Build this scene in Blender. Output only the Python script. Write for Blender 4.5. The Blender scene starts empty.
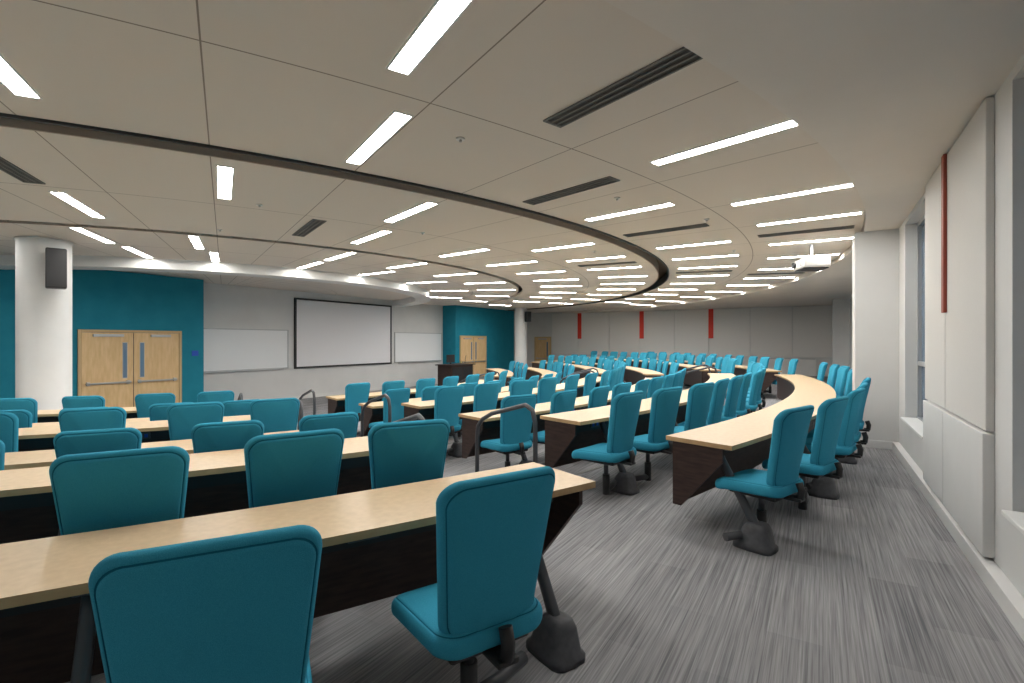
import bpy, bmesh, math, random
from mathutils import Vector, Matrix
random.seed(7)
D=bpy.data; S=bpy.context.scene
rad=math.radians
S.view_settings.view_transform='Standard'
S.view_settings.look='None'
S.view_settings.exposure=0.0

# ---------------------------------------------------------------- materials
def srgb(r,g,b):
    f=lambda c:(c/255/12.92) if c/255<=.04045 else ((c/255+.055)/1.055)**2.4
    return (f(r),f(g),f(b),1)
def newmat(name,col,rough=.6,metal=0,spec=.5):
    m=D.materials.new(name); m.use_nodes=True
    b=m.node_tree.nodes['Principled BSDF']
    b.inputs['Base Color'].default_value=col
    b.inputs['Roughness'].default_value=rough
    b.inputs['Metallic'].default_value=metal
    b.inputs['Specular IOR Level'].default_value=spec
    return m
def N(m,t,**k):
    n=m.node_tree.nodes.new(t)
    for a,v in k.items(): setattr(n,a,v)
    return n
def noisy(name,c1,c2,scale=(1,1,1),nscale=10,rough=.6,bump=0,detail=4,spec=.3,lo=.3,hi=.7):
    m=newmat(name,c1,rough,0,spec); nt=m.node_tree; L=nt.links; b=nt.nodes['Principled BSDF']
    tc=N(m,'ShaderNodeTexCoord'); mp=N(m,'ShaderNodeMapping'); mp.inputs['Scale'].default_value=scale
    nz=N(m,'ShaderNodeTexNoise'); nz.inputs['Scale'].default_value=nscale; nz.inputs['Detail'].default_value=detail
    cr=N(m,'ShaderNodeValToRGB'); cr.color_ramp.elements[0].position=lo; cr.color_ramp.elements[1].position=hi
    cr.color_ramp.elements[0].color=c1; cr.color_ramp.elements[1].color=c2
    L.new(tc.outputs['Object'],mp.inputs['Vector']); L.new(mp.outputs[0],nz.inputs['Vector'])
    L.new(nz.outputs['Fac'],cr.inputs[0]); L.new(cr.outputs[0],b.inputs['Base Color'])
    if bump:
        bp=N(m,'ShaderNodeBump'); bp.inputs['Strength'].default_value=bump; bp.inputs['Distance'].default_value=.002
        L.new(nz.outputs['Fac'],bp.inputs['Height']); L.new(bp.outputs[0],b.inputs['Normal'])
    return m
M={}
M['fabric']=noisy('teal_fabric',srgb(44,138,168),srgb(64,160,188),nscale=500,rough=.9,bump=.6,spec=.15)
M['piping']=newmat('teal_piping',srgb(24,102,128),.9,0,.15)
M['black']=newmat('black_plastic',srgb(36,36,38),.5)
M['darkmetal']=newmat('charcoal_metal',srgb(74,76,80),.42,.3)
M['cast']=noisy('charcoal_casting',srgb(70,71,75),srgb(82,83,87),nscale=30,rough=.5)
M['panel']=noisy('dark_walnut_panel',srgb(50,38,35),srgb(68,52,47),scale=(1,1,6),nscale=8,rough=.5)
M['wood']=noisy('maple_laminate',srgb(208,182,146),srgb(219,194,159),scale=(3,3,3),nscale=9,rough=.4,detail=10,spec=.4)
M['edge']=noisy('maple_edge',srgb(180,148,108),srgb(194,162,120),nscale=12,rough=.4)
M['door']=noisy('maple_door',srgb(210,176,126),srgb(226,194,148),scale=(6,6,1),nscale=3,rough=.4,detail=6)
M['frame']=newmat('door_frame',srgb(196,168,124),.5)
M['chrome']=newmat('steel',srgb(190,190,190),.3,.9)
M['teal']=noisy('teal_paint',srgb(28,122,144),srgb(34,130,152),nscale=3,rough=.7,spec=.2)
M['gray']=noisy('gray_paint',srgb(208,208,207),srgb(214,214,213),nscale=2,rough=.8,spec=.2)
M['white']=noisy('white_paint',srgb(224,224,222),srgb(229,229,227),nscale=2,rough=.7,spec=.2)
M['soffit']=noisy('soffit_paint',srgb(220,214,206),srgb(225,219,211),nscale=1.5,rough=.8,spec=.2)
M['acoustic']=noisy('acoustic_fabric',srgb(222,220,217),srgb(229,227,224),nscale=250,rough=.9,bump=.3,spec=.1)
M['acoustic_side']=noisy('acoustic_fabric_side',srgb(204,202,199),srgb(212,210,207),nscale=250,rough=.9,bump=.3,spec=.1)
M['seam']=newmat('seam_gray',srgb(120,120,118),.8)
M['red']=newmat('red_strip',srgb(222,58,40),.6)
M['rust']=newmat('rust_strip',srgb(140,62,46),.6)
M['board']=newmat('whiteboard',srgb(236,238,240),.18)
M['screen']=newmat('projection_screen',srgb(228,228,231),.8)
M['alu']=newmat('aluminium',srgb(180,182,184),.4,.5)
M['base']=newmat('baseboard_gray',srgb(215,215,214),.6)
M['plenum']=newmat('plenum_dark',srgb(96,84,74),.9)
M['reveal']=newmat('reveal_bronze',srgb(168,154,140),.7)
M['glass']=newmat('window_glass',srgb(104,128,152),.08,0,.6)
M['blue']=newmat('blue_outlet',srgb(30,80,190),.5)
em=newmat('light_diffuser',(1,1,1,1)); eb=em.node_tree.nodes['Principled BSDF']
eb.inputs['Emission Color'].default_value=(1,.972,.925,1); eb.inputs['Emission Strength'].default_value=49
M['emit']=em

def carpet():
    m=newmat('streaked_carpet',srgb(120,120,122),.95,0,.1); nt=m.node_tree; L=nt.links; b=nt.nodes['Principled BSDF']
    tc=N(m,'ShaderNodeTexCoord')
    def nz(scale,ns,det):
        mp=N(m,'ShaderNodeMapping'); mp.inputs['Scale'].default_value=scale
        n=N(m,'ShaderNodeTexNoise'); n.inputs['Scale'].default_value=ns; n.inputs['Detail'].default_value=det
        L.new(tc.outputs['Object'],mp.inputs[0]); L.new(mp.outputs[0],n.inputs['Vector']); return n
    a=nz((75,1.0,1),1,5); c=nz((190,3,1),1,2)
    br=N(m,'ShaderNodeTexBrick'); br.offset=.5
    br.inputs['Scale'].default_value=1; br.inputs['Brick Width'].default_value=1.0; br.inputs['Row Height'].default_value=.25
    br.inputs['Mortar Size'].default_value=.0; br.inputs['Color1'].default_value=(.34,.34,.34,1); br.inputs['Color2'].default_value=(.66,.66,.66,1)
    mp=N(m,'ShaderNodeMapping'); mp.inputs['Rotation'].default_value=(0,0,rad(90))
    L.new(tc.outputs['Object'],mp.inputs[0]); L.new(mp.outputs[0],br.inputs['Vector'])
    def mix(x,y,f):
        k=N(m,'ShaderNodeMath',operation='MULTIPLY_ADD'); L.new(x,k.inputs[0]); k.inputs[1].default_value=f
        if y is None: k.inputs[2].default_value=0
        else: L.new(y,k.inputs[2])
        return k.outputs[0]
    bw=N(m,'ShaderNodeRGBToBW'); L.new(br.outputs['Color'],bw.inputs[0])
    v=mix(bw.outputs[0],None,.22); v=mix(a.outputs['Fac'],v,.48); v=mix(c.outputs['Fac'],v,.30)
    cr=N(m,'ShaderNodeValToRGB'); cr.color_ramp.elements[0].position=.37; cr.color_ramp.elements[1].position=.63
    cr.color_ramp.elements[0].color=srgb(108,108,112); cr.color_ramp.elements[1].color=srgb(168,167,169)
    L.new(v,cr.inputs[0]); L.new(cr.outputs[0],b.inputs['Base Color'])
    return m
M['carpet']=carpet()

def tiles():
    m=newmat('ceiling_tile',srgb(206,199,190),.9,0,.1); nt=m.node_tree; L=nt.links; b=nt.nodes['Principled BSDF']
    tc=N(m,'ShaderNodeTexCoord'); sp=N(m,'ShaderNodeSeparateXYZ'); L.new(tc.outputs['Object'],sp.inputs[0])
    def mt(op,a,b_=None,c=None):
        k=N(m,'ShaderNodeMath',operation=op)
        for i,v in enumerate((a,b_,c)):
            if v is None: continue
            if isinstance(v,(int,float)): k.inputs[i].default_value=v
            else: L.new(v,k.inputs[i])
        return k.outputs[0]
    x,y=sp.outputs[0],sp.outputs[1]
    r=mt('SQRT',mt('ADD',mt('MULTIPLY',x,x),mt('MULTIPLY',y,y)))
    th=mt('ARCTAN2',y,x)
    st=rad(5.0)
    fr=mt('FRACT',mt('ADD',mt('DIVIDE',th,st),40+.5-.25))
    d1=mt('MULTIPLY',mt('MULTIPLY',mt('ABSOLUTE',mt('SUBTRACT',fr,.5)),st),r)
    seam=mt('LESS_THAN',d1,.005)
    for rr in (15.5,11.75,8.1,3.5):
        seam=mt('MAXIMUM',seam,mt('LESS_THAN',mt('ABSOLUTE',mt('SUBTRACT',r,rr)),.006))
    mx=N(m,'ShaderNodeMix',data_type='RGBA'); L.new(seam,mx.inputs[0])
    mx.inputs[6].default_value=srgb(222,214,204); mx.inputs[7].default_value=srgb(150,140,130)
    L.new(mx.outputs[2],b.inputs['Base Color'])
    return m
M['tile']=tiles()

# ---------------------------------------------------------------- builder
class B:
    def __init__(s): s.bm=bmesh.new(); s.mats=[]
    def mi(s,m):
        if m not in s.mats: s.mats.append(m)
        return s.mats.index(m)
    def face(s,vs,m,smooth=False):
        try: f=s.bm.faces.new(vs)
        except ValueError: return None
        f.material_index=s.mi(m); f.smooth=smooth; return f
    def box(s,x0,x1,y0,y1,z0,z1,m,bevel=0,mat=None):
        g=bmesh.ops.create_cube(s.bm,size=1); vs=g['verts']
        T=Matrix.Translation(((x0+x1)/2,(y0+y1)/2,(z0+z1)/2))@Matrix.Diagonal((abs(x1-x0),abs(y1-y0),abs(z1-z0),1))
        if mat: T=mat@T
        bmesh.ops.transform(s.bm,matrix=T,verts=vs)
        fs={f for v in vs for f in v.link_faces}; i=s.mi(m)
        for f in fs: f.material_index=i
        if bevel:
            es={e for v in vs for e in v.link_edges}
            r=bmesh.ops.bevel(s.bm,geom=list(es),offset=bevel,segments=2,affect='EDGES',profile=.5)
            for f in r['faces']: f.material_index=i
    def tube(s,pts,r,m,n=10,cap=True):
        pts=[Vector(p) for p in pts]; rings=[]
        rs=r if isinstance(r,(list,tuple)) else [r]*len(pts)
        up=None
        for i,p in enumerate(pts):
            a=pts[max(i-1,0)]; c=pts[min(i+1,len(pts)-1)]; d=(c-a).normalized()
            if up is None:
                up=Vector((0,0,1)) if abs(d.z)<.9 else Vector((1,0,0))
            u=d.cross(up).normalized(); w=u.cross(d).normalized(); up=w
            rings.append([s.bm.verts.new(p+(u*math.cos(2*math.pi*k/n)+w*math.sin(2*math.pi*k/n))*rs[i]) for k in range(n)])
        for a,c in zip(rings,rings[1:]):
            for k in range(n): s.face([a[k],a[(k+1)%n],c[(k+1)%n],c[k]],m,True)
        if cap:
            s.face(list(reversed(rings[0])),m); s.face(rings[-1],m)
    def loft(s,loops,m,smooth=True,cap=True):
        R=[[s.bm.verts.new(p) for p in l] for l in loops]; n=len(R[0])
        for a,c in zip(R,R[1:]):
            for k in range(n): s.face([a[k],a[(k+1)%n],c[(k+1)%n],c[k]],m,smooth)
        if cap: s.face(list(reversed(R[0])),m); s.face(R[-1],m)
    def mesh(s,name):
        bmesh.ops.recalc_face_normals(s.bm,faces=s.bm.faces)
        me=D.meshes.new(name); s.bm.to_mesh(me); s.bm.free()
        for k in s.mats: me.materials.append(M[k])
        return me
    def obj(s,name,mat=None):
        return put(name,s.mesh(name),mat)
def put(name,me,mat=None):
    o=D.objects.new(name,me); S.collection.objects.link(o)
    if mat: o.matrix_world=mat
    return o
def polar(r,a,z=0): return Vector((r*math.cos(a),r*math.sin(a),z))

# ---------------------------------------------------------------- room data
XF,XT,XR=1.7,2.45,17.43
YL,YB=-9.6,16.5
ZF=-.42; ZC=3.15; ZS=3.06
TH=31.5   # camera yaw

def annulus(name,r0,r1,z0,z1,m,x0=XF,x1=XR,y0=YL,y1=YB,n=240,m_side=None):
    b=B(); bm=b.bm; A=[rad(-100+200*i/n) for i in range(n+1)]
    rr=[r0,r1]
    V=[[[bm.verts.new(polar(r,a,z)) for a in A] for z in (z0,z1)] for r in rr]
    ms=m_side or m
    for i in range(n):
        b.face([V[0][1][i],V[1][1][i],V[1][1][i+1],V[0][1][i+1]],m)
        b.face([V[0][0][i],V[0][0][i+1],V[1][0][i+1],V[1][0][i]],m)
        b.face([V[0][0][i],V[0][1][i],V[0][1][i+1],V[0][0][i+1]],ms)
        b.face([V[1][0][i],V[1][0][i+1],V[1][1][i+1],V[1][1][i]],ms)
    for co,no in (((x0,0,0),(-1,0,0)),((x1,0,0),(1,0,0)),((0,y0,0),(0,-1,0)),((0,y1,0),(0,1,0))):
        bmesh.ops.bisect_plane(bm,geom=bm.verts[:]+bm.edges[:]+bm.faces[:],plane_co=co,plane_no=no,clear_outer=True)
        be=[e for e in bm.edges if e.is_boundary]
        if be:
            r=bmesh.ops.holes_fill(bm,edges=be,sides=0)
            for f in r['faces']: f.material_index=b.mi(m)
    return b.obj(name)

# floor and tiers
b=B(); b.box(XF-.2,XR+.2,YL-.2,YB+.2,ZF-.1,ZF,'carpet'); b.obj('floor')
TIER=[(14.62,0.0,4.9),(11.7,-.14,4.6),(8.8,-.28,4.3)]
for k,(r,z,xx) in enumerate(reversed(TIER)):
    annulus('floor_tier_%d'%(k+1),r,40,ZF if k==0 else z-.14,z,'carpet',x0=xx)
for r,z,xx in TIER:
    annulus('trim_nosing_%d'%int(r),r-.012,r+.03,z-.03,z+.004,'seam',x0=xx)

# ceiling
b=B(); b.box(XF-.2,XR+.2,YL-.2,YB+.2,3.5,3.6,'plenum'); b.obj('ceiling')
annulus('ceiling_panel_outer',13.83,17.02,ZC,ZC+.06,'tile')
annulus('ceiling_panel_middle',9.74,13.56,ZC,ZC+.06,'tile')
annulus('ceiling_panel_inner',6.7,9.62,ZC,ZC+.06,'tile')
annulus('ceiling_panel_front',.3,6.7,ZC+.02,ZC+.08,'tile')
annulus('ceiling_soffit',17.03,40,ZS,3.4,'soffit')
annulus('trim_ceiling_reveal',13.56,13.58,ZC-.012,ZC+.2,'reveal')
annulus('trim_ceiling_reveal_rear',13.805,13.83,ZC-.025,ZC+.16,'black')
annulus('trim_ceiling_reveal_front',9.6,9.62,ZC-.012,ZC+.16,'reveal')
annulus('trim_bulkhead',6.15,6.68,ZC-.2,ZC+.05,'white')

# walls
b=B(); b.box(XF-.2,XF,YL-.2,YB+.2,ZF,3.6,'gray'); b.obj('wall_front')
b=B(); b.box(XF,XT,YL,-1.8,ZF,ZC,'teal'); b.obj('wall_front_teal_left')
b=B(); b.box(XF,XT,9.1,14.2,ZF,ZC,'teal'); b.obj('wall_front_teal_right')
b=B(); b.box(XF,XR,YL-.2,YL,ZF,3.6,'gray'); b.obj('wall_left')
b=B(); b.box(XF-.2,XR+.4,YB,YB+.2,ZF,3.6,'gray'); b.obj('wall_back')
xs=[3.6,5.2,7.0,8.65,10.4,12.0,13.8,15.5,17.3]
b=B()
for x0,x1 in zip(xs,xs[1:]):
    b.box(x0+.012,x1-.012,YB-.05,YB,.82,3.04,'acoustic',.006)
b.obj('wall_back_acoustic_panels')
for x0,x1 in ((4.2,6.7),(7.6,9.9),(11.0,12.8),(14.4,16.4)):
    b=B(); b.box(x0,x1,YB-.07,YB-.005,-.1,.76,'white',.01); b.box(x0+.03,x1-.03,YB-.09,YB-.07,.72,.76,'alu'); b.obj('wall_panel_low')
for x in (5.3,8.75,12.1):
    b=B(); b.box(x-.11,x+.11,YB-.08,YB-.05,1.65,3.05,'red',.005); b.obj('red_wall_strip')

WZ0,WZ1=.5,3.0
wins=[(-2.36,-.78),(-6.8,-4.95),(2.2,4.2),(6.4,8.4),(10.6,12.6)]
b=B(); ys=[YL]
for w in sorted(wins): ys+=list(w)
ys.append(YB)
for i in range(0,len(ys),2): b.box(XR,XR+.35,ys[i],ys[i+1],ZF,3.6,'gray')
for w in wins:
    b.box(XR,XR+.35,w[0],w[1],ZF,WZ0,'gray'); b.box(XR,XR+.35,w[0],w[1],WZ1,3.6,'gray')
b.obj('wall_right')
for k,w in enumerate(sorted(wins)):
    b=B(); x=XR+.16
    b.box(x,x+.02,w[0],w[1],WZ0,WZ1,'glass')
    for y in (w[0],(w[0]+w[1])/2-.025,w[1]-.05): b.box(x-.04,x+.04,y,y+.05,WZ0,WZ1,'alu')
    for z in (WZ0,1.2,WZ1-.05): b.box(x-.04,x+.04,w[0],w[1],z,z+.05,'alu')
    b.box(XR-.05,x-.03,w[0]+.005,w[1]-.005,WZ0,WZ0+.03,'white',.006)
    b.obj('window_%d'%(k+1))
b=B()
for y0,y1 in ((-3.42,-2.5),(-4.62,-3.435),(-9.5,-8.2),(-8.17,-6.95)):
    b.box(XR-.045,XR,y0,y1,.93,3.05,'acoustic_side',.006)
    b.box(XR-.06,XR,y0,y1,.13,.915,'gray',.004)
b.obj('wall_right_acoustic_panels')
b=B(); b.box(XR-.07,XR-.046,-3.515,-3.425,1.74,3.05,'rust',.004); b.obj('rust_wall_strip')
b=B(); b.box(XR-.5,XR,-.22,.5,0,ZS,'gray'); b.obj('wall_pier')
b=B(); b.box(XR-.5,XR,13.0,13.6,0,ZS,'gray'); b.obj('wall_pier_rear')
def bb(name,*a): b=B(); b.box(*a,'base',.003); b.obj(name)
bb('baseboard_right',XR-.075,XR,YL,-.22,0,.11)
bb('baseboard_right_rear',XR-.02,XR,.5,YB,0,.11)
bb('baseboard_pier',XR-.52,XR-.5,-.24,.52,0,.11)
bb('baseboard_pier_side',XR-.5,XR,-.24,-.22,0,.11)
bb('baseboard_front',XF,XF+.02,-1.8,9.1,ZF,ZF+.11)

def column(x,y,r):
    b=B(); n=48
    prof=[(ZF,r+.02),(ZF+.1,r+.02),(ZF+.11,r),(ZC-.05,r),(ZC-.04,r+.015),(ZC,r+.015)]
    b.loft([[Vector((x+q*math.cos(2*math.pi*k/n),y+q*math.sin(2*math.pi*k/n),z)) for k in range(n)] for z,q in prof],'gray')
    b.obj('round_column')
column(5.72,-5.93,.34); column(4.0,12.3,.3)
def face_cam(x,y,z,ang): return Matrix.Translation((x,y,z))@Matrix.Rotation(rad(ang),4,'Z')
b=B(); b.box(0,.24,-.125,.125,-.31,.31,'black',.02); b.box(.24,.25,-.11,.11,-.28,.28,'black')
b.box(-.2,0,-.04,.04,-.05,.05,'black'); b.obj('wall_speaker',face_cam(6.18,-5.92,2.64,-15))
b=B(); b.box(0,.22,-.13,.13,-.25,.25,'black',.02); b.box(-.12,0,-.04,.04,-.05,.05,'black'); b.obj('wall_speaker',face_cam(4.38,12.2,2.7,-20))

def door(name,mat,w=2.0,h=2.13,leaves=2):
    b=B()
    b.box(-w/2-.06,-w/2,.001,.05,0,h+.06,'frame',.004); b.box(w/2,w/2+.06,.001,.05,0,h+.06,'frame',.004)
    b.box(-w/2,w/2,.001,.05,h,h+.06,'frame',.004)
    lw=w/leaves
    for i in range(leaves):
        x0=-w/2+i*lw+.006; x1=x0+lw-.012
        b.box(x0,x1,.001,.035,.01,h-.005,'door',.003)
        side=-1 if (leaves==1 or i==1) else 1
        xm=(x1-.22) if side==1 else (x0+.12)
        b.box(xm,xm+.1,.03,.04,1.05,1.9,'alu'); b.box(xm+.012,xm+.088,.032,.044,1.065,1.885,'glass')
        b.box(x0+.06,x1-.06,.06,.1,.94,.98,'chrome',.008)
        for xx in (x0+.08,x1-.14): b.box(xx,xx+.06,.03,.08,.92,1.0,'chrome')
        b.box(x0+.02,x1-.02,.034,.039,.02,.22,'alu')
        b.box(x0+.2,x1-.35 if side==1 else x1-.2,.034,.075,h-.1,h-.04,'alu',.004)
    if leaves==2: b.box(-.006,.006,.03,.038,.02,h-.01,'black')
    b.obj(name,mat)
R90=Matrix.Rotation(rad(-90),4,'Z')
door('door_1',Matrix.Translation((XT,-3.42,ZF))@R90)
door('door_2',Matrix.Translation((XT,10.45,ZF))@R90)
door('door_3',Matrix.Translation((3.0,YB,ZF))@Matrix.Rotation(rad(180),4,'Z'),w=.95,leaves=1)

def board(name,y0,y1,z0,z1,inner,fr,t=.04,tray=True,fw=.03):
    b=B(); x=XF
    b.box(x+.002,x+t*.7,y0+fw,y1-fw,z0+fw,z1-fw,inner)
    b.box(x+.002,x+t,y0,y0+fw,z0,z1,fr); b.box(x+.002,x+t,y1-fw,y1,z0,z1,fr)
    b.box(x+.002,x+t,y0+fw,y1-fw,z0,z0+fw,fr); b.box(x+.002,x+t,y0+fw,y1-fw,z1-fw,z1,fr)
    if tray: b.box(x+.002,x+.1,y0+.2,y1-.2,z0-.02,z0,'alu')
    b.obj(name)
board('whiteboard',-1.7,1.2,.63,1.88,'board','alu')
board('whiteboard',6.0,9.0,.63,1.88,'board','alu')
board('projection_screen',1.42,5.8,.6,2.95,'screen','black',t=.07,tray=False,fw=.06)
b=B(); b.box(XT+.001,XT+.016,-2.1,-1.94,1.12,1.26,'blue',.003); b.obj('wall_sign')

# lectern
b=B()
b.box(-.4,.4,-.75,.75,0,.06,'black'); b.box(-.36,.36,-.72,.72,.06,.95,'panel',.01)
b.box(-.43,.43,-.8,.8,.95,.99,'panel',.01)
b.box(-.37,-.36,-.66,-.02,.14,.88,'black'); b.box(.36,.37,-.66,-.02,.14,.88,'black'); b.box(.36,.37,.02,.66,.14,.88,'black')
b.box(-.05,.0,-.55,-.05,1.06,1.38,'black',.01); b.box(-.04,-.01,-.33,-.27,.99,1.1,'black'); b.box(-.12,.08,-.42,-.18,.99,1.0,'black')
b.tube([(.1,.5,.99),(.12,.5,1.2),(.2,.45,1.34)],.008,'black')
b.obj('lectern',Matrix.Translation((3.7,7.5,ZF)))

# projector hung from the ceiling
b=B()
b.box(-.27,.27,-.2,.2,-.08,.08,'white',.025); b.tube([(-.16,-.2,0),(-.16,-.245,0)],.05,'black',16)
b.box(-.12,.12,-.02,.02,.08,.12,'black'); b.box(-.02,.02,-.02,.02,.1,.33,'alu')
b.box(-.2,.2,-.19,.19,-.1,-.08,'black',.005)
for i in range(5): b.box(.05,.2,-.203,-.198,-.04+i*.02,-.03+i*.02,'seam')
b.obj('projector',Matrix.Translation((16.38,.95,2.81))@Matrix.Rotation(rad(-70),4,'Z'))

# ---------------------------------------------------------------- ceiling fixtures
b=B(); l,w=.6,.062
b.box(-l,l,-w,w,-.004,.0,'emit')
for s in (-1,1):
    b.box(-l-.012,l+.012,s*w-(.012 if s<0 else 0),s*w+(.012 if s>0 else 0),-.009,.0,'white')
    b.box(s*l-(.012 if s<0 else 0),s*l+(.012 if s>0 else 0),-w,w,-.009,0,'white')
LM=b.mesh('linear_light')
b=B(); l,w=.61,.09
b.box(-l,l,-w,w,-.003,0,'black')
for k in range(4):
    y=-w+k*(2*w-.014)/3
    b.box(-l,l,y,y+.014,-.012,-.002,'seam')
for s in (-1,1): b.box(s*l-.01,s*l+.01,-w,w,-.012,0,'seam')
VM=b.mesh('air_vent')
def fix(name,me,r,camang):
    a=rad(camang+TH); p=polar(r,a,ZC-.001 if r>6.6 else ZC+.019)
    if not(XT+.4<p.x<XR-.3 and YL+.3<p.y<YB-.4): return
    put(name,me,Matrix.Translation(p)@Matrix.Rotation(a,4,'Z'))
lights={16.38:[-56.5,-47.2,-40.2,-35.3,-29.2,-23.5,-17.5,-11.5,-5.5,1,8,15,22],
 14.65:[-72,-64.4,-55.6,-42.1,-31.6,-26,-20.5,-14.5,-8,-1.5,5,12,19],
 12.7:[-76,-59.75,-50.5,-36,-29.5,-23,-16,-9,-2,6,15,25],
 10.95:[-78,-67.7,-49.2,-39.1,-31,-23,-15,-7,3,13,24,36],
 8.9:[-82,-71.0,-62.2,-47.1,-37,-26,-14,-2,12,28],
 7.38:[-70.3,-60.8,-47,-34,-18,0,20]}
for r,l in lights.items():
    for a in l: fix('linear_light',LM,r+(.2 if a==-64.4 else 0),a)
for r,a in ((16.38,-52.0),(14.66,-46.9),(14.6,-37),(16.3,-32.3),(11.0,-54.2),(12.5,-68),(16.3,-14.5),(14.6,-17.5),(12.7,-26)):
    fix('air_vent',VM,r,a)
b=B(); b.tube([(0,0,0),(0,0,-.012)],.035,'white',16); b.tube([(0,0,-.01),(0,0,-.03)],.012,'chrome',8); SM=b.mesh('sprinkler')
for r,a in ((15.1,-53.5),(14.9,-44.6),(15.3,-38.2),(12.0,-58),(11.8,-47),(15.2,-28),(13,-33),(10.2,-60)):
    put('sprinkler_head',SM,Matrix.Translation(polar(r,rad(a+TH),ZC-.001)))

# ---------------------------------------------------------------- chair
def outline(w0,w1,h,r,n=8,r0=None):
    P=[]; r0=r0 or r
    C=[(w1-r,h/2-r,0,r),(-(w1-r),h/2-r,90,r),(-(w0-r0),-h/2+r0,180,r0),(w0-r0,-h/2+r0,270,r0)]
    for cx,cy,a0,q in C:
        for k in range(n+1):
            a=rad(a0+90*k/n); P.append((cx+q*math.cos(a),cy+q*math.sin(a)))
    return P
def pad(b,P,T,fn,m):
    S_=[0,.3,.55,.75,.88,.922,.93,.938,.965,.985,.996,1.0]
    def t(s):
        v=T/2*(max(0,1-s**16))**.42*(1-.06*s*s)
        if abs(s-.93)<.001: v-=.006
        return v
    def ring(s,sg): return [b.bm.verts.new(fn(p[0]*s,p[1]*s,sg*t(s))) for p in P]
    c0=b.bm.verts.new(fn(0,0,-T/2)); c1=b.bm.verts.new(fn(0,0,T/2))
    A=[ring(s,-1) for s in S_[1:]]; Bq=[ring(s,1) for s in S_[1:-1]]; Bq.append(A[-1])
    n=len(P)
    for side,c in ((A,c0),(Bq,c1)):
        for k in range(n): b.face([c,side[0][k],side[0][(k+1)%n]],m,True)
        for i in range(len(side)-1):
            mm='piping' if i+1 in (5,6) else m
            for k in range(n): b.face([side[i][k],side[i+1][k],side[i+1][(k+1)%n],side[i][(k+1)%n]],mm,True)
def chairmesh(sgn):
    b=B()
    P=outline(.2,.242,.62,.075,r0=.1)
    def fb(u,v,t):
        zz=.73+v
        lean=.06*(v/.31) + .03*(1-(v/.31)**2)*-1
        return Vector((.24+lean+t-.9*u*u,u,zz))
    pad(b,P,.075,fb,'fabric')
    P=outline(.235,.245,.5,.09)
    def fs(u,v,t):
        x=-v-.02; dz=-.035*max(0,(-x-.05)/.2)**2 if x<0 else 0
        dz+=.25*u*u*.5
        return Vector((x,u,.445+t+dz))
    pad(b,P,.095,fs,'fabric')
    b.box(-.17,.18,-.17,.17,.37,.41,'black',.015)
    b.box(.12,.29,-.045,.045,.372,.395,'black',.008)
    b.tube([(.24,0,.385),(.275,0,.4),(.28,0,.45),(.262,0,.5)],.026,'black',8)
    b.tube([(.02,.15,.375),(.0,.27,.365)],.008,'black',6)
    b.tube([(0,0,.05),(0,0,.24)],.034,'black',14); b.tube([(0,0,.24),(0,0,.38)],.022,'darkmetal',14)
    b.tube([(0,0,.09),(-.03,sgn*.15,.09),(-.1,sgn*.33,.085)],[.03,.028,.03],'darkmetal',10)
    return b.mesh('lecture_chair')
CH={1:chairmesh(1),-1:chairmesh(-1)}

# ---------------------------------------------------------------- desks
DEPTH=.54; DZ=.74
def arc_slab(b,r0,r1,a0,a1,z0,z1,m,side=None,edge=0):
    n=max(2,int((a1-a0)*r1/.15)); side=side or m
    V=[]
    for i in range(n+1):
        a=a0+(a1-a0)*i/n
        V.append([b.bm.verts.new(polar(r,a,z)) for r,z in ((r0,z0),(r1,z0),(r1,z1),(r0,z1))])
    for p,q in zip(V,V[1:]):
        b.face([p[0],q[0],q[1],p[1]],side); b.face([p[1],q[1],q[2],p[2]],side)
        b.face([p[2],q[2],q[3],p[3]],m); b.face([p[3],q[3],q[0],p[0]],side)
    b.face(V[0],side); b.face(list(reversed(V[-1])),side)
def leg(b,R,a,z):
    T=Matrix.Translation(polar(R,a,z))@Matrix.Rotation(a,4,'Z')
    def loop(c,hx,hy,n=12,p=.7):
        f=lambda v:math.copysign(abs(v)**p,v)
        return [T@Vector((c[0]+hx*f(math.cos(2*math.pi*k/n)),c[1]+hy*f(math.sin(2*math.pi*k/n)),c[2])) for k in range(n)]
    b.loft([loop((.13,0,.12),.04,.028),loop((.08,0,.22),.036,.026),loop((-.14,0,.6),.032,.024),loop((-.18,0,.68),.032,.024)],'darkmetal')
    b.box(-.42,-.06,-.03,.03,.675,.71,'darkmetal',.005,mat=T)
    b.loft([loop((.11,0,0),.14,.1,16,.45),loop((.11,0,.03),.14,.1,16,.45),loop((.11,0,.045),.122,.085,16,.45),
            loop((.125,0,.15),.09,.068,16,.5),loop((.13,0,.185),.068,.054,16,.55),loop((.13,0,.19),.04,.035,16,.6)],'cast')

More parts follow.
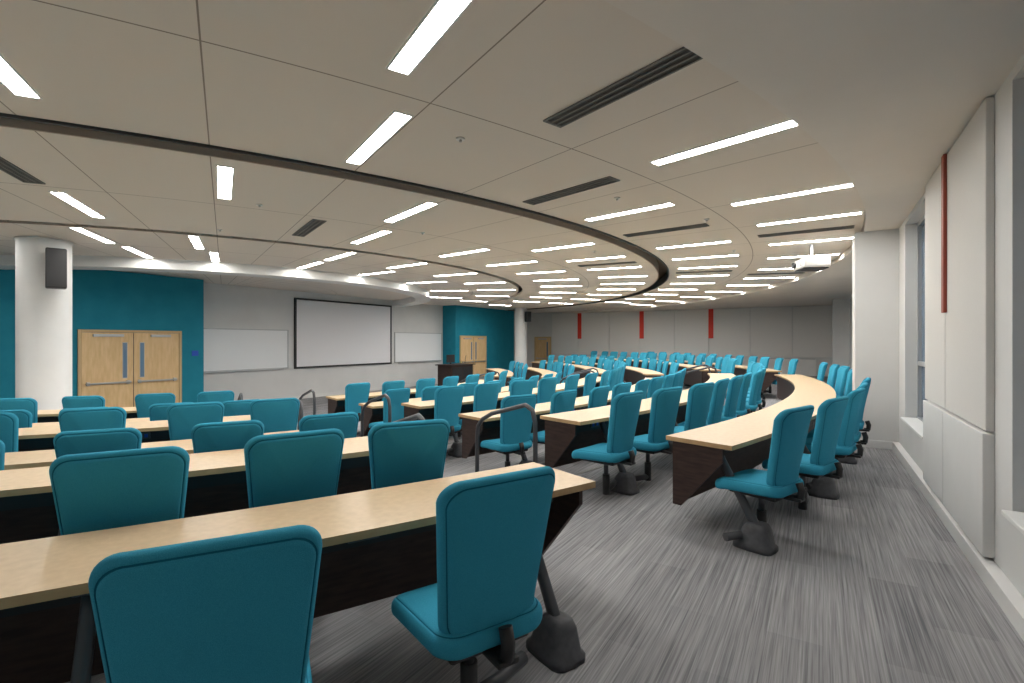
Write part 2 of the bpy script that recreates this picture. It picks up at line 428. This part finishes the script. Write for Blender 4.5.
def desk(R,z,a0,a1,legs):
    b=B()
    arc_slab(b,R-DEPTH,R,a0,a1,z+DZ-.034,z+DZ,'wood','edge')
    da=.02/R
    arc_slab(b,R-DEPTH+.05,R-DEPTH+.075,a0+da,a1-da,z+.2,z+DZ-.034,'panel')
    arc_slab(b,R-DEPTH+.075,R-DEPTH+.24,a0+da*2,a1-da*2,z+.56,z+.575,'black')
    arc_slab(b,R-DEPTH+.225,R-DEPTH+.24,a0+da*2,a1-da*2,z+.575,z+.66,'black')
    for a in (a0+da,a1-da-.025/R):
        T=Matrix.Rotation(a,4,'Z')
        ps=[(R-.08,z+DZ-.034),(R-DEPTH+.05,z+DZ-.034),(R-DEPTH+.05,z+.2),(R-DEPTH+.12,z+.2),(R-.08,z+.6)]
        w=.025
        b.loft([[T@Vector((p[0],0,p[1])) for p in ps],[T@Vector((p[0],w,p[1])) for p in ps]],'panel',False)
    for a in legs: leg(b,R,a,z)
    s=a0+.6/R
    while s<a1-.5/R:
        T=Matrix.Rotation(s,4,'Z')
        b.box(R-DEPTH+.24,R-DEPTH+.252,-.07,.07,z+.585,z+.65,'darkmetal',mat=T)
        b.box(R-DEPTH+.252,R-DEPTH+.256,-.05,-.02,z+.6,z+.635,'blue',mat=T)
        b.box(R-DEPTH+.252,R-DEPTH+.256,.02,.05,z+.6,z+.635,'blue',mat=T)
        s+=1.45/R
    b.obj('curved_desk')
ROWS=[(16.7,0),(15.25,0),(13.8,-.14),(12.35,-.14),(10.9,-.28),(9.45,-.28)]
def section(i,R,z,a0,a1,start):
    L=(a1-a0)*R; legs=[]; chairs=[]    # chairs: (distance, side, radial offset, yaw)
    if i==0 and start<0:               # desk beside the back corner
        legs=[.38,2.15,4.0]; chairs=[(.93,-1,.26,1),(1.76,1,.40,-3),(2.72,-1,.25,3),(3.5,1,.25,-3)]
    elif i==1 and start<0:
        legs=[.74,2.12,3.66,5.1]; chairs=[(.43,1,.44,-8),(1.07,-1,.46,3),(1.73,1,.55,0),(2.52,-1,.42,4),(3.28,1,.4,0),(4.02,-1,.4,0),(4.74,1,.4,0)]
    elif i==0:
        p=.13
        while p<L-.1:
            if not -.6<polar(R,a0+p/R).y<.9: legs.append(p)
            d1=.14 if p<.5 else .24
            if p+d1<L-.25: chairs.append((p+d1,-1,random.uniform(.08,.14),random.uniform(-6,4)))
            if p+1.02<L-.25: chairs.append((p+1.02,1,random.uniform(.08,.14),random.uniform(-6,6)))
            p+=1.75
    else:
        p=.55; pitch=1.46
        while p<L-.3:
            legs.append(p)
            o=.3 if start<0 else .1
            chairs.append((p-.34,1,o+random.uniform(0,.08),random.uniform(-7,7)))
            if p+.36<L-.2: chairs.append((p+.36,-1,o+random.uniform(0,.08),random.uniform(-7,7)))
            p+=pitch
    f=(lambda d:a1-d/R) if start<0 else (lambda d:a0+d/R)
    desk(R,z,a0,a1,[f(p) for p in legs if p<L-.15])
    for d,s,o,yaw in chairs:
        if d>L-.2: continue
        a=f(d); pos=polar(R+o,a,z)
        if i==0 and -.72<pos.y<.98: continue      # structural pier stands here
        if pos.y<-9.2: continue
        put('lecture_chair',CH[s*start],Matrix.Translation(pos)@Matrix.Rotation(a+rad(yaw),4,'Z'))
for i,(R,z) in enumerate(ROWS):
    gL=math.degrees(1.7/R)
    lo=-min(math.degrees(math.asin(min(1,9.2/R))),math.degrees(math.acos(6.4/R)))
    hi=min(math.degrees(math.asin(min(1,14.2/R))),math.degrees(math.acos(5.9/R)))
    section(i,R,z,rad(lo),rad(-17.3-gL+(.8 if i==0 else .5 if i==1 else 0)),-1)
    section(i,R,z,rad(-17.3),rad(15),1)
    section(i,R,z,rad(15+math.degrees(1.5/R)),rad(hi),1)

# ---------------------------------------------------------------- aisle handrails
def rail(a,r,zt):
    b=B()
    P=lambda rr,z: polar(rr,a,z)
    ctrl=[(r+.32,zt),(r+.32,zt+.72),(r+.28,zt+.84),(r+.18,zt+.88),(r-.35,zt+.74),(r-.52,zt+.66),(r-.6,zt+.58),(r-.62,zt+.45),(r-.62,zt-.14)]
    pts=[P(*c) for c in ctrl]; out=[]
    for k in range(len(pts)-1): out+= [pts[k],pts[k].lerp(pts[k+1],.5)]
    out.append(pts[-1])
    b.tube(out,.023,'darkmetal',10)
    for rr,zz in ((r+.32,zt),(r-.62,zt-.14)): b.tube([P(rr,zz),P(rr,zz+.015)],.05,'darkmetal',14)
    b.obj('aisle_handrail')
for r,z,_ in TIER:
    for off in (.28,1.42):
        rail(rad(-17.3)-off/r,r,z)
        rail(rad(15)+(off-.1)/r,r,z)

# ---------------------------------------------------------------- world + camera
w=D.worlds.new('World'); S.world=w; w.use_nodes=True
w.node_tree.nodes['Background'].inputs[0].default_value=(.35,.45,.6,1); w.node_tree.nodes['Background'].inputs[1].default_value=.4
cam=D.cameras.new('camera'); co=D.objects.new('camera',cam); S.collection.objects.link(co)
cam.sensor_width=36; cam.lens=500/1024*36; cam.clip_start=.05; cam.clip_end=200
co.location=(16.48,-8.9,1.5); co.rotation_euler=(rad(90),0,rad(TH))
S.camera=co
